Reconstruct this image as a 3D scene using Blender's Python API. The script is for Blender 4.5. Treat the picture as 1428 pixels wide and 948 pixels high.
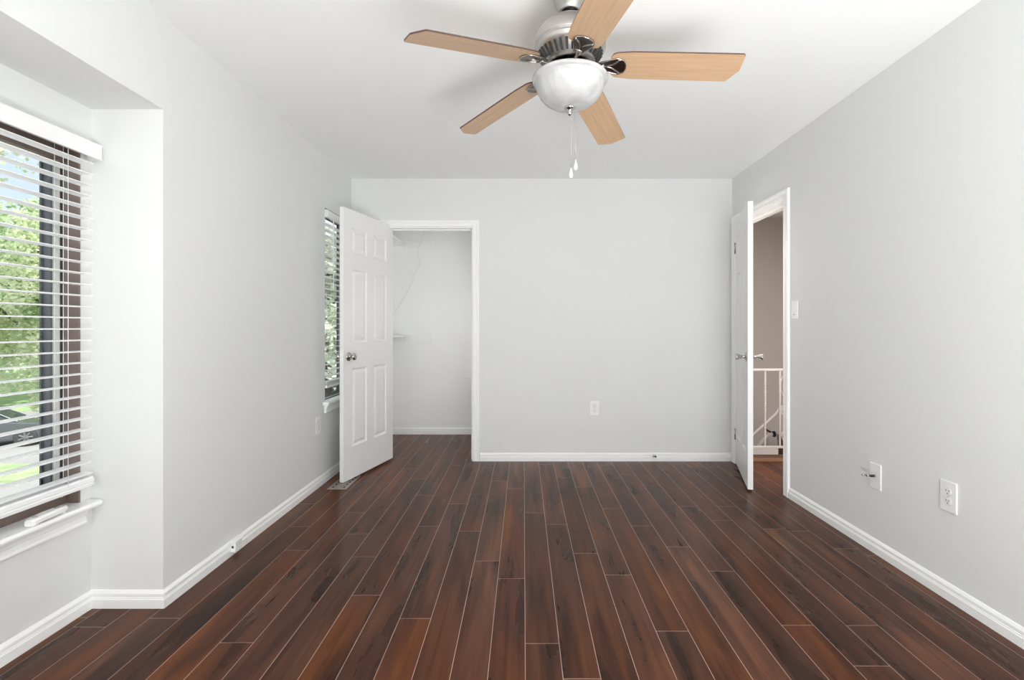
import bpy, bmesh, math, random
from mathutils import Vector, Matrix

for _o in list(bpy.data.objects):
    bpy.data.objects.remove(_o, do_unlink=True)
SC = bpy.context.scene
COL = SC.collection
PI = math.pi
EYE = 1.145          # eye height; the floor lies at z = FLOOR
FLOOR = -0.01
CEIL = 2.44
XL, XR, YB = -1.493, 1.811, 4.294      # left, right and far wall faces
XBAY = -1.79                            # face of the bay wall
YREAR = -4.2

# ------------------------------------------------------------------ camera
cam = bpy.data.cameras.new('camera')
cam.sensor_width = 36.0
cam.lens = 690.0 / 1428.0 * 36.0
cam.shift_x = -(730 - 714) / 1428.0
cam.shift_y = -(474 - 457) / 1428.0
cam.clip_start = 0.02
cam.clip_end = 300
camo = bpy.data.objects.new('camera', cam)
COL.objects.link(camo)
camo.location = (0, 0, EYE)
camo.rotation_euler = (PI / 2, 0, 0)
SC.camera = camo

# ------------------------------------------------------------------ exposure
SC.view_settings.view_transform = 'Standard'
SC.view_settings.look = 'None'
SC.view_settings.gamma = 1.0
SC.view_settings.use_curve_mapping = False
SC.view_settings.exposure = 0.0
SC.cycles.max_bounces = 12
SC.cycles.diffuse_bounces = 8
SC.cycles.transparent_max_bounces = 16
SC.cycles.use_denoising = True
SC.cycles.caustics_reflective = False
SC.cycles.caustics_refractive = False
SC.cycles.sample_clamp_indirect = 6.0

# ------------------------------------------------------------------ sky
W = bpy.data.worlds.new('sky')
SC.world = W
W.use_nodes = True
nt = W.node_tree
nt.nodes.clear()
wo = nt.nodes.new('ShaderNodeOutputWorld')
wb = nt.nodes.new('ShaderNodeBackground')
tc = nt.nodes.new('ShaderNodeTexCoord')
wn = nt.nodes.new('ShaderNodeTexNoise')
wn.inputs['Scale'].default_value = 3.2
wn.inputs['Detail'].default_value = 5
wr = nt.nodes.new('ShaderNodeValToRGB')
wr.color_ramp.elements[0].position = 0.36
wr.color_ramp.elements[0].color = (0.58, 0.76, 0.98, 1)
wr.color_ramp.elements[1].position = 0.56
wr.color_ramp.elements[1].color = (0.97, 0.98, 1.0, 1)
nt.links.new(tc.outputs['Generated'], wn.inputs['Vector'])
nt.links.new(wn.outputs['Fac'], wr.inputs['Fac'])
nt.links.new(wr.outputs['Color'], wb.inputs['Color'])
wb.inputs['Strength'].default_value = 1.15
nt.links.new(wb.outputs[0], wo.inputs[0])

# ------------------------------------------------------------------ lights
def light(name, kind, loc, rot, energy, color=(1, 1, 1), size=None, size_y=None):
    l = bpy.data.lights.new(name, kind)
    l.energy = energy
    l.color = color
    if kind == 'AREA':
        l.shape = 'RECTANGLE'
        l.size = size
        l.size_y = size_y
    elif kind == 'SUN':
        l.angle = math.radians(2)
    elif size:
        l.shadow_soft_size = size
    o = bpy.data.objects.new(name, l)
    COL.objects.link(o)
    o.location = loc
    o.rotation_euler = rot
    return o

light('sunlight', 'SUN', (6, -6, 12), (math.radians(42), 0, math.radians(35)), 7.0, (1.0, 0.97, 0.92))
# two unseen fill lights added behind the camera, in place of daylight and bounce
light('rear_fill', 'AREA', (0.2, YREAR + 0.05, 1.35), (PI / 2 + 0.06, 0, 0), 62, (0.955, 0.985, 1.0), 3.0, 1.9)
light('rear_fill_up', 'AREA', (0.92, -0.80, 0.12), (PI - 0.20, 0.20, 0), 192, (0.955, 0.985, 1.0), 1.7, 1.5)
# unseen fill light added inside the closet to brighten its back wall
light('closet_fill', 'POINT', (-0.22, 4.72, 1.25), (0, 0, 0), 3.6, (1.0, 0.99, 0.97), 0.08)
light('hall_fill', 'AREA', (2.5, 3.4, 2.36), (0, 0, 0), 42, (1.0, 0.94, 0.90), 0.5, 0.5)  # unseen fill light added to brighten the hall and stairwell

# ------------------------------------------------------------------ materials
def newmat(name):
    m = bpy.data.materials.new(name)
    m.use_nodes = True
    n = m.node_tree
    return m, n, n.nodes['Principled BSDF']

def pm(name, col, rough=0.5, metal=0.0, var=0.03, scale=6.0, bump=0.0, bscale=200.0, stretch=None, spec=0.5, coat=0.0):
    m, n, b = newmat(name)
    t = n.nodes.new('ShaderNodeTexCoord')
    mp = n.nodes.new('ShaderNodeMapping')
    if stretch:
        mp.inputs['Scale'].default_value = stretch
    n.links.new(t.outputs['Object'], mp.inputs['Vector'])
    ns = n.nodes.new('ShaderNodeTexNoise')
    ns.inputs['Scale'].default_value = scale
    ns.inputs['Detail'].default_value = 4
    n.links.new(mp.outputs[0], ns.inputs['Vector'])
    r = n.nodes.new('ShaderNodeValToRGB')
    r.color_ramp.elements[0].position = 0.3
    r.color_ramp.elements[1].position = 0.7
    r.color_ramp.elements[0].color = tuple(c * (1 - var) for c in col) + (1,)
    r.color_ramp.elements[1].color = tuple(min(1, c * (1 + var)) for c in col) + (1,)
    n.links.new(ns.outputs['Fac'], r.inputs['Fac'])
    n.links.new(r.outputs['Color'], b.inputs['Base Color'])
    b.inputs['Roughness'].default_value = rough
    b.inputs['Metallic'].default_value = metal
    b.inputs['Specular IOR Level'].default_value = spec
    b.inputs['Coat Weight'].default_value = coat
    if bump:
        n2 = n.nodes.new('ShaderNodeTexNoise')
        n2.inputs['Scale'].default_value = bscale
        n.links.new(mp.outputs[0], n2.inputs['Vector'])
        bp = n.nodes.new('ShaderNodeBump')
        bp.inputs['Strength'].default_value = bump
        bp.inputs['Distance'].default_value = 0.002
        n.links.new(n2.outputs['Fac'], bp.inputs['Height'])
        n.links.new(bp.outputs[0], b.inputs['Normal'])
    return m

M = {}
M['wall'] = pm('wall_paint', (0.765, 0.772, 0.762), 0.75, var=0.006, scale=1.5, bump=0.06, bscale=160, spec=0.25)
M['ceiling'] = pm('ceiling_paint', (0.925, 0.935, 0.93), 0.85, var=0.006, scale=1.2, bump=0.05, bscale=140, spec=0.2)
M['trim'] = pm('white_trim_paint', (0.925, 0.93, 0.925), 0.38, var=0.006, spec=0.4)
M['door'] = pm('white_door_paint', (0.88, 0.88, 0.87), 0.42, var=0.006, spec=0.4)
M['closet'] = pm('closet_paint', (0.93, 0.935, 0.93), 0.75, var=0.008, scale=2, bump=0.05, bscale=120, spec=0.2)
M['hallwall'] = pm('hall_paint', (0.58, 0.535, 0.50), 0.8, var=0.02, scale=1.5, spec=0.2)
M['blind'] = pm('blind_vinyl', (0.90, 0.90, 0.90), 0.4, var=0.006, spec=0.4)
M['cord'] = pm('white_cord', (0.85, 0.85, 0.84), 0.7, var=0.03)
M['plastic'] = pm('white_plastic', (0.88, 0.88, 0.86), 0.35, var=0.01)
M['greyplastic'] = pm('grey_plastic', (0.45, 0.45, 0.44), 0.45, var=0.03)
M['dark'] = pm('dark_slot', (0.02, 0.02, 0.02), 0.6, var=0.1)
M['bronze'] = pm('brown_window_frame', (0.20, 0.145, 0.125), 0.5, var=0.08, scale=8, stretch=(1, 1, 0.2))
M['vinyl'] = pm('pale_window_track', (0.66, 0.65, 0.62), 0.45, var=0.03)
M['sash'] = pm('grey_window_sash', (0.13, 0.135, 0.145), 0.45, var=0.05)
M['darkgap'] = pm('dark_shadow_gap', (0.03, 0.022, 0.02), 0.6, var=0.1)  # dark colour stands for the shade in the frame gap
M['nickel'] = pm('brushed_nickel', (0.50, 0.485, 0.46), 0.28, 1.0, var=0.05, scale=30, stretch=(1, 1, 14))
M['steel'] = pm('polished_nickel', (0.55, 0.53, 0.51), 0.16, 1.0, var=0.04, scale=12)
M['ironinset'] = pm('darkened_nickel_inset', (0.22, 0.19, 0.17), 0.28, 1.0, var=0.1)  # nickel pad with a dark reflection put into its colour
M['bladeedge'] = pm('dark_blade_edge', (0.085, 0.045, 0.032), 0.5, var=0.1)
M['crystal'] = pm('clear_pull', (0.85, 0.86, 0.86), 0.08, 0.3, var=0.02)
M['iron'] = pm('painted_iron', (0.82, 0.78, 0.75), 0.5, var=0.03)
M['register'] = pm('register_metal', (0.42, 0.36, 0.33), 0.4, 0.5, var=0.06, scale=30)
M['brownwood'] = pm('stair_wood', (0.11, 0.05, 0.03), 0.4, var=0.25, scale=5, stretch=(1, 6, 6))
M['nosing'] = pm('nosing_wood', (0.22, 0.12, 0.07), 0.4, var=0.2, scale=6, stretch=(1, 8, 8))
M['skirt'] = pm('pale_skirt_paint', (0.66, 0.60, 0.54), 0.6, var=0.03)
M['rubbershade'] = pm('black_rubber_and_shade', (0.02, 0.02, 0.022), 0.5, var=0.1)

def blade_mat():
    m, n, b = newmat('maple_blade')
    t = n.nodes.new('ShaderNodeTexCoord')
    mp = n.nodes.new('ShaderNodeMapping')
    mp.inputs['Scale'].default_value = (1.5, 26, 10)
    n.links.new(t.outputs['Object'], mp.inputs[0])
    ns = n.nodes.new('ShaderNodeTexNoise')
    ns.inputs['Scale'].default_value = 3
    ns.inputs['Detail'].default_value = 6
    n.links.new(mp.outputs[0], ns.inputs['Vector'])
    r = n.nodes.new('ShaderNodeValToRGB')
    r.color_ramp.elements[0].position = 0.3
    r.color_ramp.elements[0].color = (0.50, 0.325, 0.195, 1)
    r.color_ramp.elements[1].position = 0.7
    r.color_ramp.elements[1].color = (0.60, 0.405, 0.25, 1)
    n.links.new(ns.outputs['Fac'], r.inputs['Fac'])
    n.links.new(r.outputs[0], b.inputs['Base Color'])
    b.inputs['Roughness'].default_value = 0.4
    return m
M['blade'] = blade_mat()

def bowl_mat():
    m, n, b = newmat('alabaster_glass')
    t = n.nodes.new('ShaderNodeTexCoord')
    ns = n.nodes.new('ShaderNodeTexNoise')
    ns.inputs['Scale'].default_value = 9
    ns.inputs['Detail'].default_value = 3
    ns.inputs['Distortion'].default_value = 1.6
    n.links.new(t.outputs['Object'], ns.inputs['Vector'])
    r = n.nodes.new('ShaderNodeValToRGB')
    r.color_ramp.elements[0].position = 0.35
    r.color_ramp.elements[0].color = (0.43, 0.43, 0.43, 1)
    r.color_ramp.elements[1].position = 0.62
    r.color_ramp.elements[1].color = (0.54, 0.54, 0.54, 1)
    n.links.new(ns.outputs['Fac'], r.inputs['Fac'])
    n.links.new(r.outputs[0], b.inputs['Base Color'])
    b.inputs['Roughness'].default_value = 0.25
    return m
M['bowl'] = bowl_mat()

def glass_mat():
    m = bpy.data.materials.new('window_glass')
    m.use_nodes = True
    n = m.node_tree
    n.nodes.clear()
    o = n.nodes.new('ShaderNodeOutputMaterial')
    mx = n.nodes.new('ShaderNodeMixShader')
    fr = n.nodes.new('ShaderNodeFresnel')
    fr.inputs['IOR'].default_value = 1.25
    tr = n.nodes.new('ShaderNodeBsdfTransparent')
    tr.inputs['Color'].default_value = (0.96, 0.975, 0.97, 1)
    gl = n.nodes.new('ShaderNodeBsdfGlossy')
    gl.inputs['Roughness'].default_value = 0.02
    ge = n.nodes.new('ShaderNodeNewGeometry')
    inv = n.nodes.new('ShaderNodeMath')
    inv.operation = 'SUBTRACT'
    inv.inputs[0].default_value = 1.0
    n.links.new(ge.outputs['Backfacing'], inv.inputs[1])
    mul = n.nodes.new('ShaderNodeMath')
    mul.operation = 'MULTIPLY'
    n.links.new(fr.outputs[0], mul.inputs[0])
    n.links.new(inv.outputs[0], mul.inputs[1])
    n.links.new(mul.outputs[0], mx.inputs[0])
    n.links.new(tr.outputs[0], mx.inputs[1])
    n.links.new(gl.outputs[0], mx.inputs[2])
    n.links.new(mx.outputs[0], o.inputs[0])
    return m
M['glass'] = glass_mat()

def plank_mat():
    m, n, b = newmat('laminate_plank')
    N, L = n.nodes, n.links
    geo = N.new('ShaderNodeTexCoord')
    at = N.new('ShaderNodeAttribute')
    at.attribute_name = 'plank'
    sep = N.new('ShaderNodeSeparateColor')
    L.new(at.outputs['Color'], sep.inputs[0])
    off = N.new('ShaderNodeVectorMath')
    off.operation = 'MULTIPLY_ADD'
    off.inputs[1].default_value = (17, 31, 23)
    L.new(at.outputs['Color'], off.inputs[0])
    L.new(geo.outputs['Object'], off.inputs[2])
    def noise(sc, scale, detail, dist=0.0):
        mp = N.new('ShaderNodeMapping')
        mp.inputs['Scale'].default_value = sc
        L.new(off.outputs[0], mp.inputs[0])
        t = N.new('ShaderNodeTexNoise')
        t.inputs['Scale'].default_value = scale
        t.inputs['Detail'].default_value = detail
        t.inputs['Distortion'].default_value = dist
        L.new(mp.outputs[0], t.inputs['Vector'])
        return t.outputs['Fac']
    big = noise((6, 0.9, 1), 1.4, 5, 0.5)
    streak = noise((15, 0.75, 1), 1.6, 6, 0.6)
    fine = noise((110, 2.5, 1), 1.5, 2)
    r1 = N.new('ShaderNodeValToRGB')
    e = r1.color_ramp.elements
    e[0].position, e[0].color = 0.30, (0.038, 0.0145, 0.0085, 1)
    e[1].position, e[1].color = 0.72, (0.175, 0.059, 0.0185, 1)
    k = e.new(0.5)
    k.color = (0.092, 0.0290, 0.0125, 1)
    L.new(big, r1.inputs[0])
    r2 = N.new('ShaderNodeValToRGB')
    e = r2.color_ramp.elements
    e[0].position, e[0].color = 0.31, (0.30, 0.25, 0.27, 1)
    e[1].position, e[1].color = 0.58, (1, 1, 1, 1)
    L.new(streak, r2.inputs[0])
    mul = N.new('ShaderNodeMix')
    mul.data_type = 'RGBA'
    mul.blend_type = 'MULTIPLY'
    mul.inputs[0].default_value = 0.75
    L.new(r1.outputs[0], mul.inputs[6])
    L.new(r2.outputs[0], mul.inputs[7])
    hv = N.new('ShaderNodeHueSaturation')
    mr = N.new('ShaderNodeMapRange')
    mr.inputs[3].default_value = 0.80
    mr.inputs[4].default_value = 1.20
    L.new(sep.outputs[0], mr.inputs[0])
    L.new(mr.outputs[0], hv.inputs['Value'])
    ms = N.new('ShaderNodeMapRange')
    ms.inputs[3].default_value = 0.88
    ms.inputs[4].default_value = 1.05
    L.new(sep.outputs[1], ms.inputs[0])
    L.new(ms.outputs[0], hv.inputs['Saturation'])
    L.new(mul.outputs[2], hv.inputs['Color'])
    mf = N.new('ShaderNodeMix')
    mf.data_type = 'RGBA'
    mf.blend_type = 'OVERLAY'
    mf.inputs[0].default_value = 0.22
    L.new(hv.outputs[0], mf.inputs[6])
    L.new(fine, mf.inputs[7])
    L.new(mf.outputs[2], b.inputs['Base Color'])
    rr = N.new('ShaderNodeMapRange')
    rr.inputs[3].default_value = 0.25
    rr.inputs[4].default_value = 0.31
    L.new(big, rr.inputs[0])
    L.new(rr.outputs[0], b.inputs['Roughness'])
    b.inputs['Specular IOR Level'].default_value = 0.15
    return m
M['plank'] = plank_mat()
M['seam'] = pm('plank_seam', (0.62, 0.45, 0.38), 0.5, var=0.1)

# ------------------------------------------------------------------ mesh builder
class MB:
    def __init__(s):
        s.v, s.f, s.m, s.s = [], [], [], []
    def add(s, vs, fs, mi=0, smooth=False):
        o = len(s.v)
        s.v += [tuple(v) for v in vs]
        for f in fs:
            s.f.append(tuple(i + o for i in f))
            s.m.append(mi)
            s.s.append(smooth)
        return s
    def box(s, x0, x1, y0, y1, z0, z1, mi=0):
        x0, x1 = min(x0, x1), max(x0, x1)
        y0, y1 = min(y0, y1), max(y0, y1)
        z0, z1 = min(z0, z1), max(z0, z1)
        v = [(x0, y0, z0), (x1, y0, z0), (x1, y1, z0), (x0, y1, z0), (x0, y0, z1), (x1, y0, z1), (x1, y1, z1), (x0, y1, z1)]
        f = [(0, 3, 2, 1), (4, 5, 6, 7), (0, 1, 5, 4), (1, 2, 6, 5), (2, 3, 7, 6), (3, 0, 4, 7)]
        return s.add(v, f, mi)
    def prism(s, poly, fn, a, b, mi=0, smooth=False):
        # poly: 2-D outline; fn(p, q, t) gives the 3-D point at extrusion t
        n = len(poly)
        v = [fn(p, q, a) for p, q in poly] + [fn(p, q, b) for p, q in poly]
        s.add(v, [tuple(range(n - 1, -1, -1)), tuple(range(n, 2 * n))], mi)
        return s.add(v, [(i, (i + 1) % n, (i + 1) % n + n, i + n) for i in range(n)], mi, smooth)
    def lathe(s, prof, c=(0, 0, 0), axis='z', seg=40, mi=0, smooth=True, cap=True):
        # prof: (radius, distance along axis)
        cx, cy, cz = c
        v = []
        for r, h in prof:
            for i in range(seg):
                t = 2 * PI * i / seg
                a, b = r * math.cos(t), r * math.sin(t)
                v.append((cx + a, cy + b, cz + h) if axis == 'z' else (cx + b, cy + h, cz + a) if axis == 'y' else (cx + h, cy + a, cz + b))
        f = []
        for j in range(len(prof) - 1):
            for i in range(seg):
                k = (i + 1) % seg
                f.append((j * seg + i, j * seg + k, (j + 1) * seg + k, (j + 1) * seg + i))
        s.add(v, f, mi, smooth)
        if cap:
            o = (len(prof) - 1) * seg
            s.add(v[:seg], [tuple(range(seg - 1, -1, -1))], mi)
            s.add(v[o:], [tuple(range(seg))], mi)
        return s
    def tube(s, pts, r, seg=8, mi=0, closed=False):
        pts = [Vector(p) for p in pts]
        n = len(pts)
        v, prev = [], None
        for i, p in enumerate(pts):
            if closed:
                d = pts[(i + 1) % n] - pts[i - 1]
            else:
                d = pts[min(i + 1, n - 1)] - pts[max(i - 1, 0)]
            d.normalize()
            if prev is None:
                u = d.orthogonal().normalized()
            else:
                u = (prev - d * prev.dot(d)).normalized()
            prev = u
            w = d.cross(u)
            rr = r[i] if isinstance(r, (list, tuple)) else r
            for k in range(seg):
                t = 2 * PI * k / seg
                v.append(p + u * rr * math.cos(t) + w * rr * math.sin(t))
        f = []
        for j in range(n if closed else n - 1):
            j2 = (j + 1) % n
            for k in range(seg):
                k2 = (k + 1) % seg
                f.append((j * seg + k, j * seg + k2, j2 * seg + k2, j2 * seg + k))
        s.add(v, f, mi, True)
        if not closed:
            s.add(v[:seg], [tuple(range(seg - 1, -1, -1))], mi)
            s.add(v[-seg:], [tuple(range(seg))], mi)
        return s
    def build(s, name, mats, parent=None, loc=(0, 0, 0), bevel=0.0, seg=2, merge=True, fix=True):
        me = bpy.data.meshes.new(name)
        me.from_pydata(s.v, [], s.f)
        for m in (mats if isinstance(mats, (list, tuple)) else [mats]):
            me.materials.append(m)
        me.polygons.foreach_set('material_index', s.m)
        me.polygons.foreach_set('use_smooth', s.s)
        if fix:
            b = bmesh.new()
            b.from_mesh(me)
            if merge:
                bmesh.ops.remove_doubles(b, verts=b.verts, dist=1e-6)
            bmesh.ops.recalc_face_normals(b, faces=b.faces)
            b.to_mesh(me)
            b.free()
        me.update()
        o = bpy.data.objects.new(name, me)
        COL.objects.link(o)
        o.location = loc
        if parent:
            o.parent = parent
        if bevel:
            md = o.modifiers.new('bevel', 'BEVEL')
            md.width = bevel
            md.segments = seg
            md.limit_method = 'ANGLE'
            md.angle_limit = math.radians(40)
        return o

def tag(o, label, cat, group=None, kind=None):
    o['label'] = label
    o['category'] = cat
    if group:
        o['group'] = group
    if kind:
        o['kind'] = kind
    return o

def thing(name, label, cat, loc=(0, 0, 0), rz=0.0, group=None, kind=None):
    o = bpy.data.objects.new(name, None)
    o.empty_display_size = 0.05
    COL.objects.link(o)
    o.location = loc
    o.rotation_euler = (0, 0, rz)
    return tag(o, label, cat, group, kind)

def struct(o, label, cat):
    return tag(o, label, cat, None, 'structure')

# ================================================================== SHELL
# ---- floor of individual planks
FS = 1.0087
PITCH = 0.1235 * FS
X0 = 0.006 * FS
PLEN = 1.268 * FS
JOINT = {-14: 1.894, -12: 1.951, -11: 2.85, -10: 2.548, -9: 1.80, -8: 2.753, -7: 2.476, -6: 2.119, -5: 2.855, -4: 1.95,
         -3: 2.787, -2: 2.43, -1: 2.26, 0: 1.795, 1: 2.883, 2: 2.513, 3: 2.293, 4: 1.868, 5: 2.862, 6: 2.59, 7: 2.328,
         8: 1.905, 9: 1.676, 10: 1.904, 11: 2.82, -13: 2.35}
def make_floor():
    rnd = random.Random(5)
    vs, fs, mi, cols = [], [], [], []
    g = 0.0010
    def quad(x0, x1, y0, y1, z, m, c):
        o = len(vs)
        vs.extend([(x0, y0, z), (x1, y0, z), (x1, y1, z), (x0, y1, z)])
        fs.append((o, o + 1, o + 2, o + 3))
        mi.append(m)
        cols.append(c)
    xmin, xmax = -1.93, 3.2
    for k in range(-17, 27):
        a, b = X0 + PITCH * k, X0 + PITCH * (k + 1)
        a2, b2 = max(a, xmin), min(b, xmax)
        if b2 <= a2:
            continue
        ylim = 5.5 if (a + b) / 2 < 1.98 else 4.33
        y = (JOINT.get(k, rnd.uniform(1, 2.2)) * FS) - 4 * PLEN
        while y < ylim:
            p0, p1 = max(y, YREAR - 0.1), min(y + PLEN, ylim)
            if p1 - p0 > 0.01:
                quad(a2 + g, b2 - g, p0 + g, p1 - g, FLOOR, 0, (rnd.random(), rnd.random(), rnd.random(), 1))
            y += PLEN
        quad(a2, b2, YREAR - 0.1, ylim, FLOOR - 0.0006, 1, (0, 0, 0, 1))
    # slab below
    o = MB()
    o.box(xmin, 1.99, YREAR - 0.1, 5.5, FLOOR - 0.15, FLOOR - 0.003)
    o.box(1.99, xmax, YREAR - 0.1, 4.33, FLOOR - 0.15, FLOOR - 0.003)
    base = len(vs)
    vs.extend(o.v)
    for f in o.f:
        fs.append(tuple(i + base for i in f))
        mi.append(1)
        cols.append((0, 0, 0, 1))
    me = bpy.data.meshes.new('floor')
    me.from_pydata(vs, [], fs)
    me.materials.append(M['plank'])
    me.materials.append(M['seam'])
    me.polygons.foreach_set('material_index', mi)
    ca = me.color_attributes.new('plank', 'FLOAT_COLOR', 'CORNER')
    buf = []
    for p, c in zip(me.polygons, cols):
        buf += list(c) * p.loop_total
    ca.data.foreach_set('color', buf)
    me.update()
    ob = bpy.data.objects.new('floor', me)
    COL.objects.link(ob)
    struct(ob, 'dark reddish brown plank floor with pale joints', 'floor')
make_floor()

struct(MB().box(-2.1, 3.4, YREAR - 0.15, 6.0, CEIL, CEIL + 0.15).build('ceiling', M['ceiling']), 'plain white painted ceiling above the whole room', 'ceiling')

# ---- left wall with the bay recess and the small window
WT = 0.09
BAY0, BAY1, BAYZ = -0.12, 2.05, 2.05
W2Y0, W2Y1, W2Z0, W2Z1 = 3.72, 4.225, 0.575, 2.05
m = MB()
m.box(XL - WT, XL, BAY1, W2Y0, FLOOR, CEIL)
m.box(XL - WT, XL, W2Y0, W2Y1, FLOOR, W2Z0)
m.box(XL - WT, XL, W2Y0, W2Y1, W2Z1, CEIL)
m.box(XL - WT, XL, W2Y1, YB + 0.12, FLOOR, CEIL)
m.box(XBAY - 0.16, XL, BAY0, BAY1, BAYZ, CEIL)
m.box(XL - WT, XL, YREAR - 0.1, BAY0, FLOOR, CEIL)
struct(m.build('wall_left', M['wall'], merge=False), 'light grey left wall holding the recessed bay and the narrow window', 'wall')
struct(MB().box(XBAY - 0.16, XL - WT, BAY1, BAY1 + 0.13, FLOOR, BAYZ).build('wall_bay_far', M['wall']), 'short light grey return wall closing the bay recess at its far end', 'wall')
struct(MB().box(XBAY - 0.16, XL - WT, BAY0 - 0.13, BAY0, FLOOR, BAYZ).build('wall_bay_near', M['wall']), 'short light grey return wall at the near end of the bay', 'wall')
W1Y0, W1Y1, W1Z0, W1Z1 = 0.0, 2.0, 0.425, 1.895
BT = 0.14
m = MB()
m.box(XBAY - BT, XBAY, BAY0, BAY1, FLOOR, W1Z0)
m.box(XBAY - BT, XBAY, BAY0, BAY1, W1Z1, BAYZ)
m.box(XBAY - BT, XBAY, W1Y1, BAY1, W1Z0, W1Z1)
m.box(XBAY - BT, XBAY, BAY0, W1Y0, W1Z0, W1Z1)
struct(m.build('wall_bay', M['wall'], merge=False), 'light grey recessed bay wall around the wide window', 'wall')

# ---- far wall with the closet opening
CX0, CX1, CZ = -1.211, -0.4356, 2.022
m = MB()
m.box(XL, CX0, YB, YB + 0.12, FLOOR, CEIL)
m.box(CX1, XR, YB, YB + 0.12, FLOOR, CEIL)
m.box(CX0, CX1, YB, YB + 0.12, CZ, CEIL)
struct(m.build('wall_back', M['wall'], merge=False), 'light grey far wall with the closet doorway at its left', 'wall')

# ---- right wall with the hall doorway
DY0, DY1, DZ = 3.433, 4.207, 2.035
m = MB()
m.box(XR, XR + 0.12, YREAR - 0.1, DY0, FLOOR, CEIL)
m.box(XR, XR + 0.12, DY1, YB + 0.12, FLOOR, CEIL)
m.box(XR, XR + 0.12, DY0, DY1, DZ, CEIL)
struct(m.build('wall_right', M['wall'], merge=False), 'long light grey right wall with the hall doorway at its far end', 'wall')
struct(MB().box(-2.1, 3.4, YREAR - 0.1, YREAR, FLOOR, CEIL).build('wall_rear', M['wall']), 'plain grey wall behind the viewer', 'wall')

# ---- closet room
KY = 5.374
m = MB().box(-1.56, 0.1, KY, KY + 0.1, FLOOR, CEIL)
struct(m.build('wall_closet_back', M['closet']), 'pale wall at the back of the closet', 'wall')
struct(MB().box(-1.56, -1.50, YB + 0.12, KY, FLOOR, CEIL).build('wall_closet_left', M['closet']), 'pale wall on the left inside the closet', 'wall')
struct(MB().box(0.0, 0.1, YB + 0.12, KY, FLOOR, CEIL).build('wall_closet_right', M['closet']), 'pale wall on the right inside the closet', 'wall')

# ---- hall and stairwell
struct(MB().box(XR + 0.12, 3.4, 5.8, 5.9, -2.6, CEIL).build('wall_hall_back', M['hallwall']), 'beige wall beyond the stairwell railing', 'wall')
struct(MB().box(3.2, 3.3, 0.8, 5.8, -2.6, CEIL).build('wall_hall_right', M['hallwall']), 'beige wall along the far side of the hall', 'wall')
struct(MB().box(XR + 0.12, 3.2, 0.8, 0.9, FLOOR, CEIL).build('wall_hall_near', M['hallwall']), 'beige wall at the near end of the hall', 'wall')
struct(MB().box(XR + 0.04, XR + 0.16, YB + 0.12, 5.8, -2.6, CEIL).build('wall_hall_left', M['hallwall']), 'beige wall at the left of the stairwell', 'wall')
struct(MB().box(XR, 3.3, 4.3, 5.9, -2.7, -2.6).build('floor_stairwell', M['brownwood']), 'dark floor at the bottom of the stairwell', 'floor')

# ================================================================== TRIM
BASE = [(0, 0), (0.015, 0), (0.015, 0.036), (0.0125, 0.039), (0.0125, 0.043), (0.0105, 0.045), (0.0105, 0.058), (0.007, 0.064), (0.003, 0.070), (0, 0.071)]
def base_run(mb, p0, p1, nrm, t0=0.0, t1=0.0):
    # straight baseboard between two floor points on the wall face; t: mitre (+1 outside, -1 inside corner)
    p0, p1, nrm = Vector(p0), Vector(p1), Vector(nrm)
    d = (p1 - p0).normalized()
    a = [(p0 + nrm * u - d * u * t0) for u, h in BASE]
    b = [(p1 + nrm * u + d * u * t1) for u, h in BASE]
    n = len(BASE)
    v = [(q.x, q.y, FLOOR + h) for q, (u, h) in zip(a, BASE)] + [(q.x, q.y, FLOOR + h) for q, (u, h) in zip(b, BASE)]
    mb.add(v, [tuple(range(n)), tuple(range(2 * n - 1, n - 1, -1))] + [(i, (i + 1) % n, (i + 1) % n + n, i + n) for i in range(n)])
CW = 0.060
m = MB()
base_run(m, (XL, BAY1), (XL, YB), (1, 0), 1, -1)
base_run(m, (XL, YREAR), (XL, BAY0), (1, 0), -1, 1)
struct(m.build('baseboard_left', M['trim']), 'white moulded baseboard along the left wall', 'baseboard')
m = MB()
base_run(m, (XBAY, BAY1), (XL, BAY1), (0, -1), -1, 1)
base_run(m, (XBAY, BAY0), (XBAY, BAY1), (1, 0), -1, -1)
base_run(m, (XL, BAY0), (XBAY, BAY0), (0, 1), 1, -1)
struct(m.build('baseboard_bay', M['trim']), 'white moulded baseboard running round the bay recess', 'baseboard')
m = MB()
base_run(m, (CX1 + CW, YB), (XR, YB), (0, -1), 0, -1)
base_run(m, (XL, YB), (CX0 - CW, YB), (0, -1), -1, 0)
struct(m.build('baseboard_back', M['trim']), 'white baseboard along the far wall', 'baseboard')
m = MB()
base_run(m, (XR, DY0 - 0.072), (XR, YREAR), (-1, 0), 0, -1)
struct(m.build('baseboard_right', M['trim']), 'white moulded baseboard along the right wall', 'baseboard')
m = MB()
base_run(m, (-1.50, KY), (0.0, KY), (0, -1), -1, -1)
struct(m.build('baseboard_closet', M['trim']), 'white baseboard at the back of the closet', 'baseboard')

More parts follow.
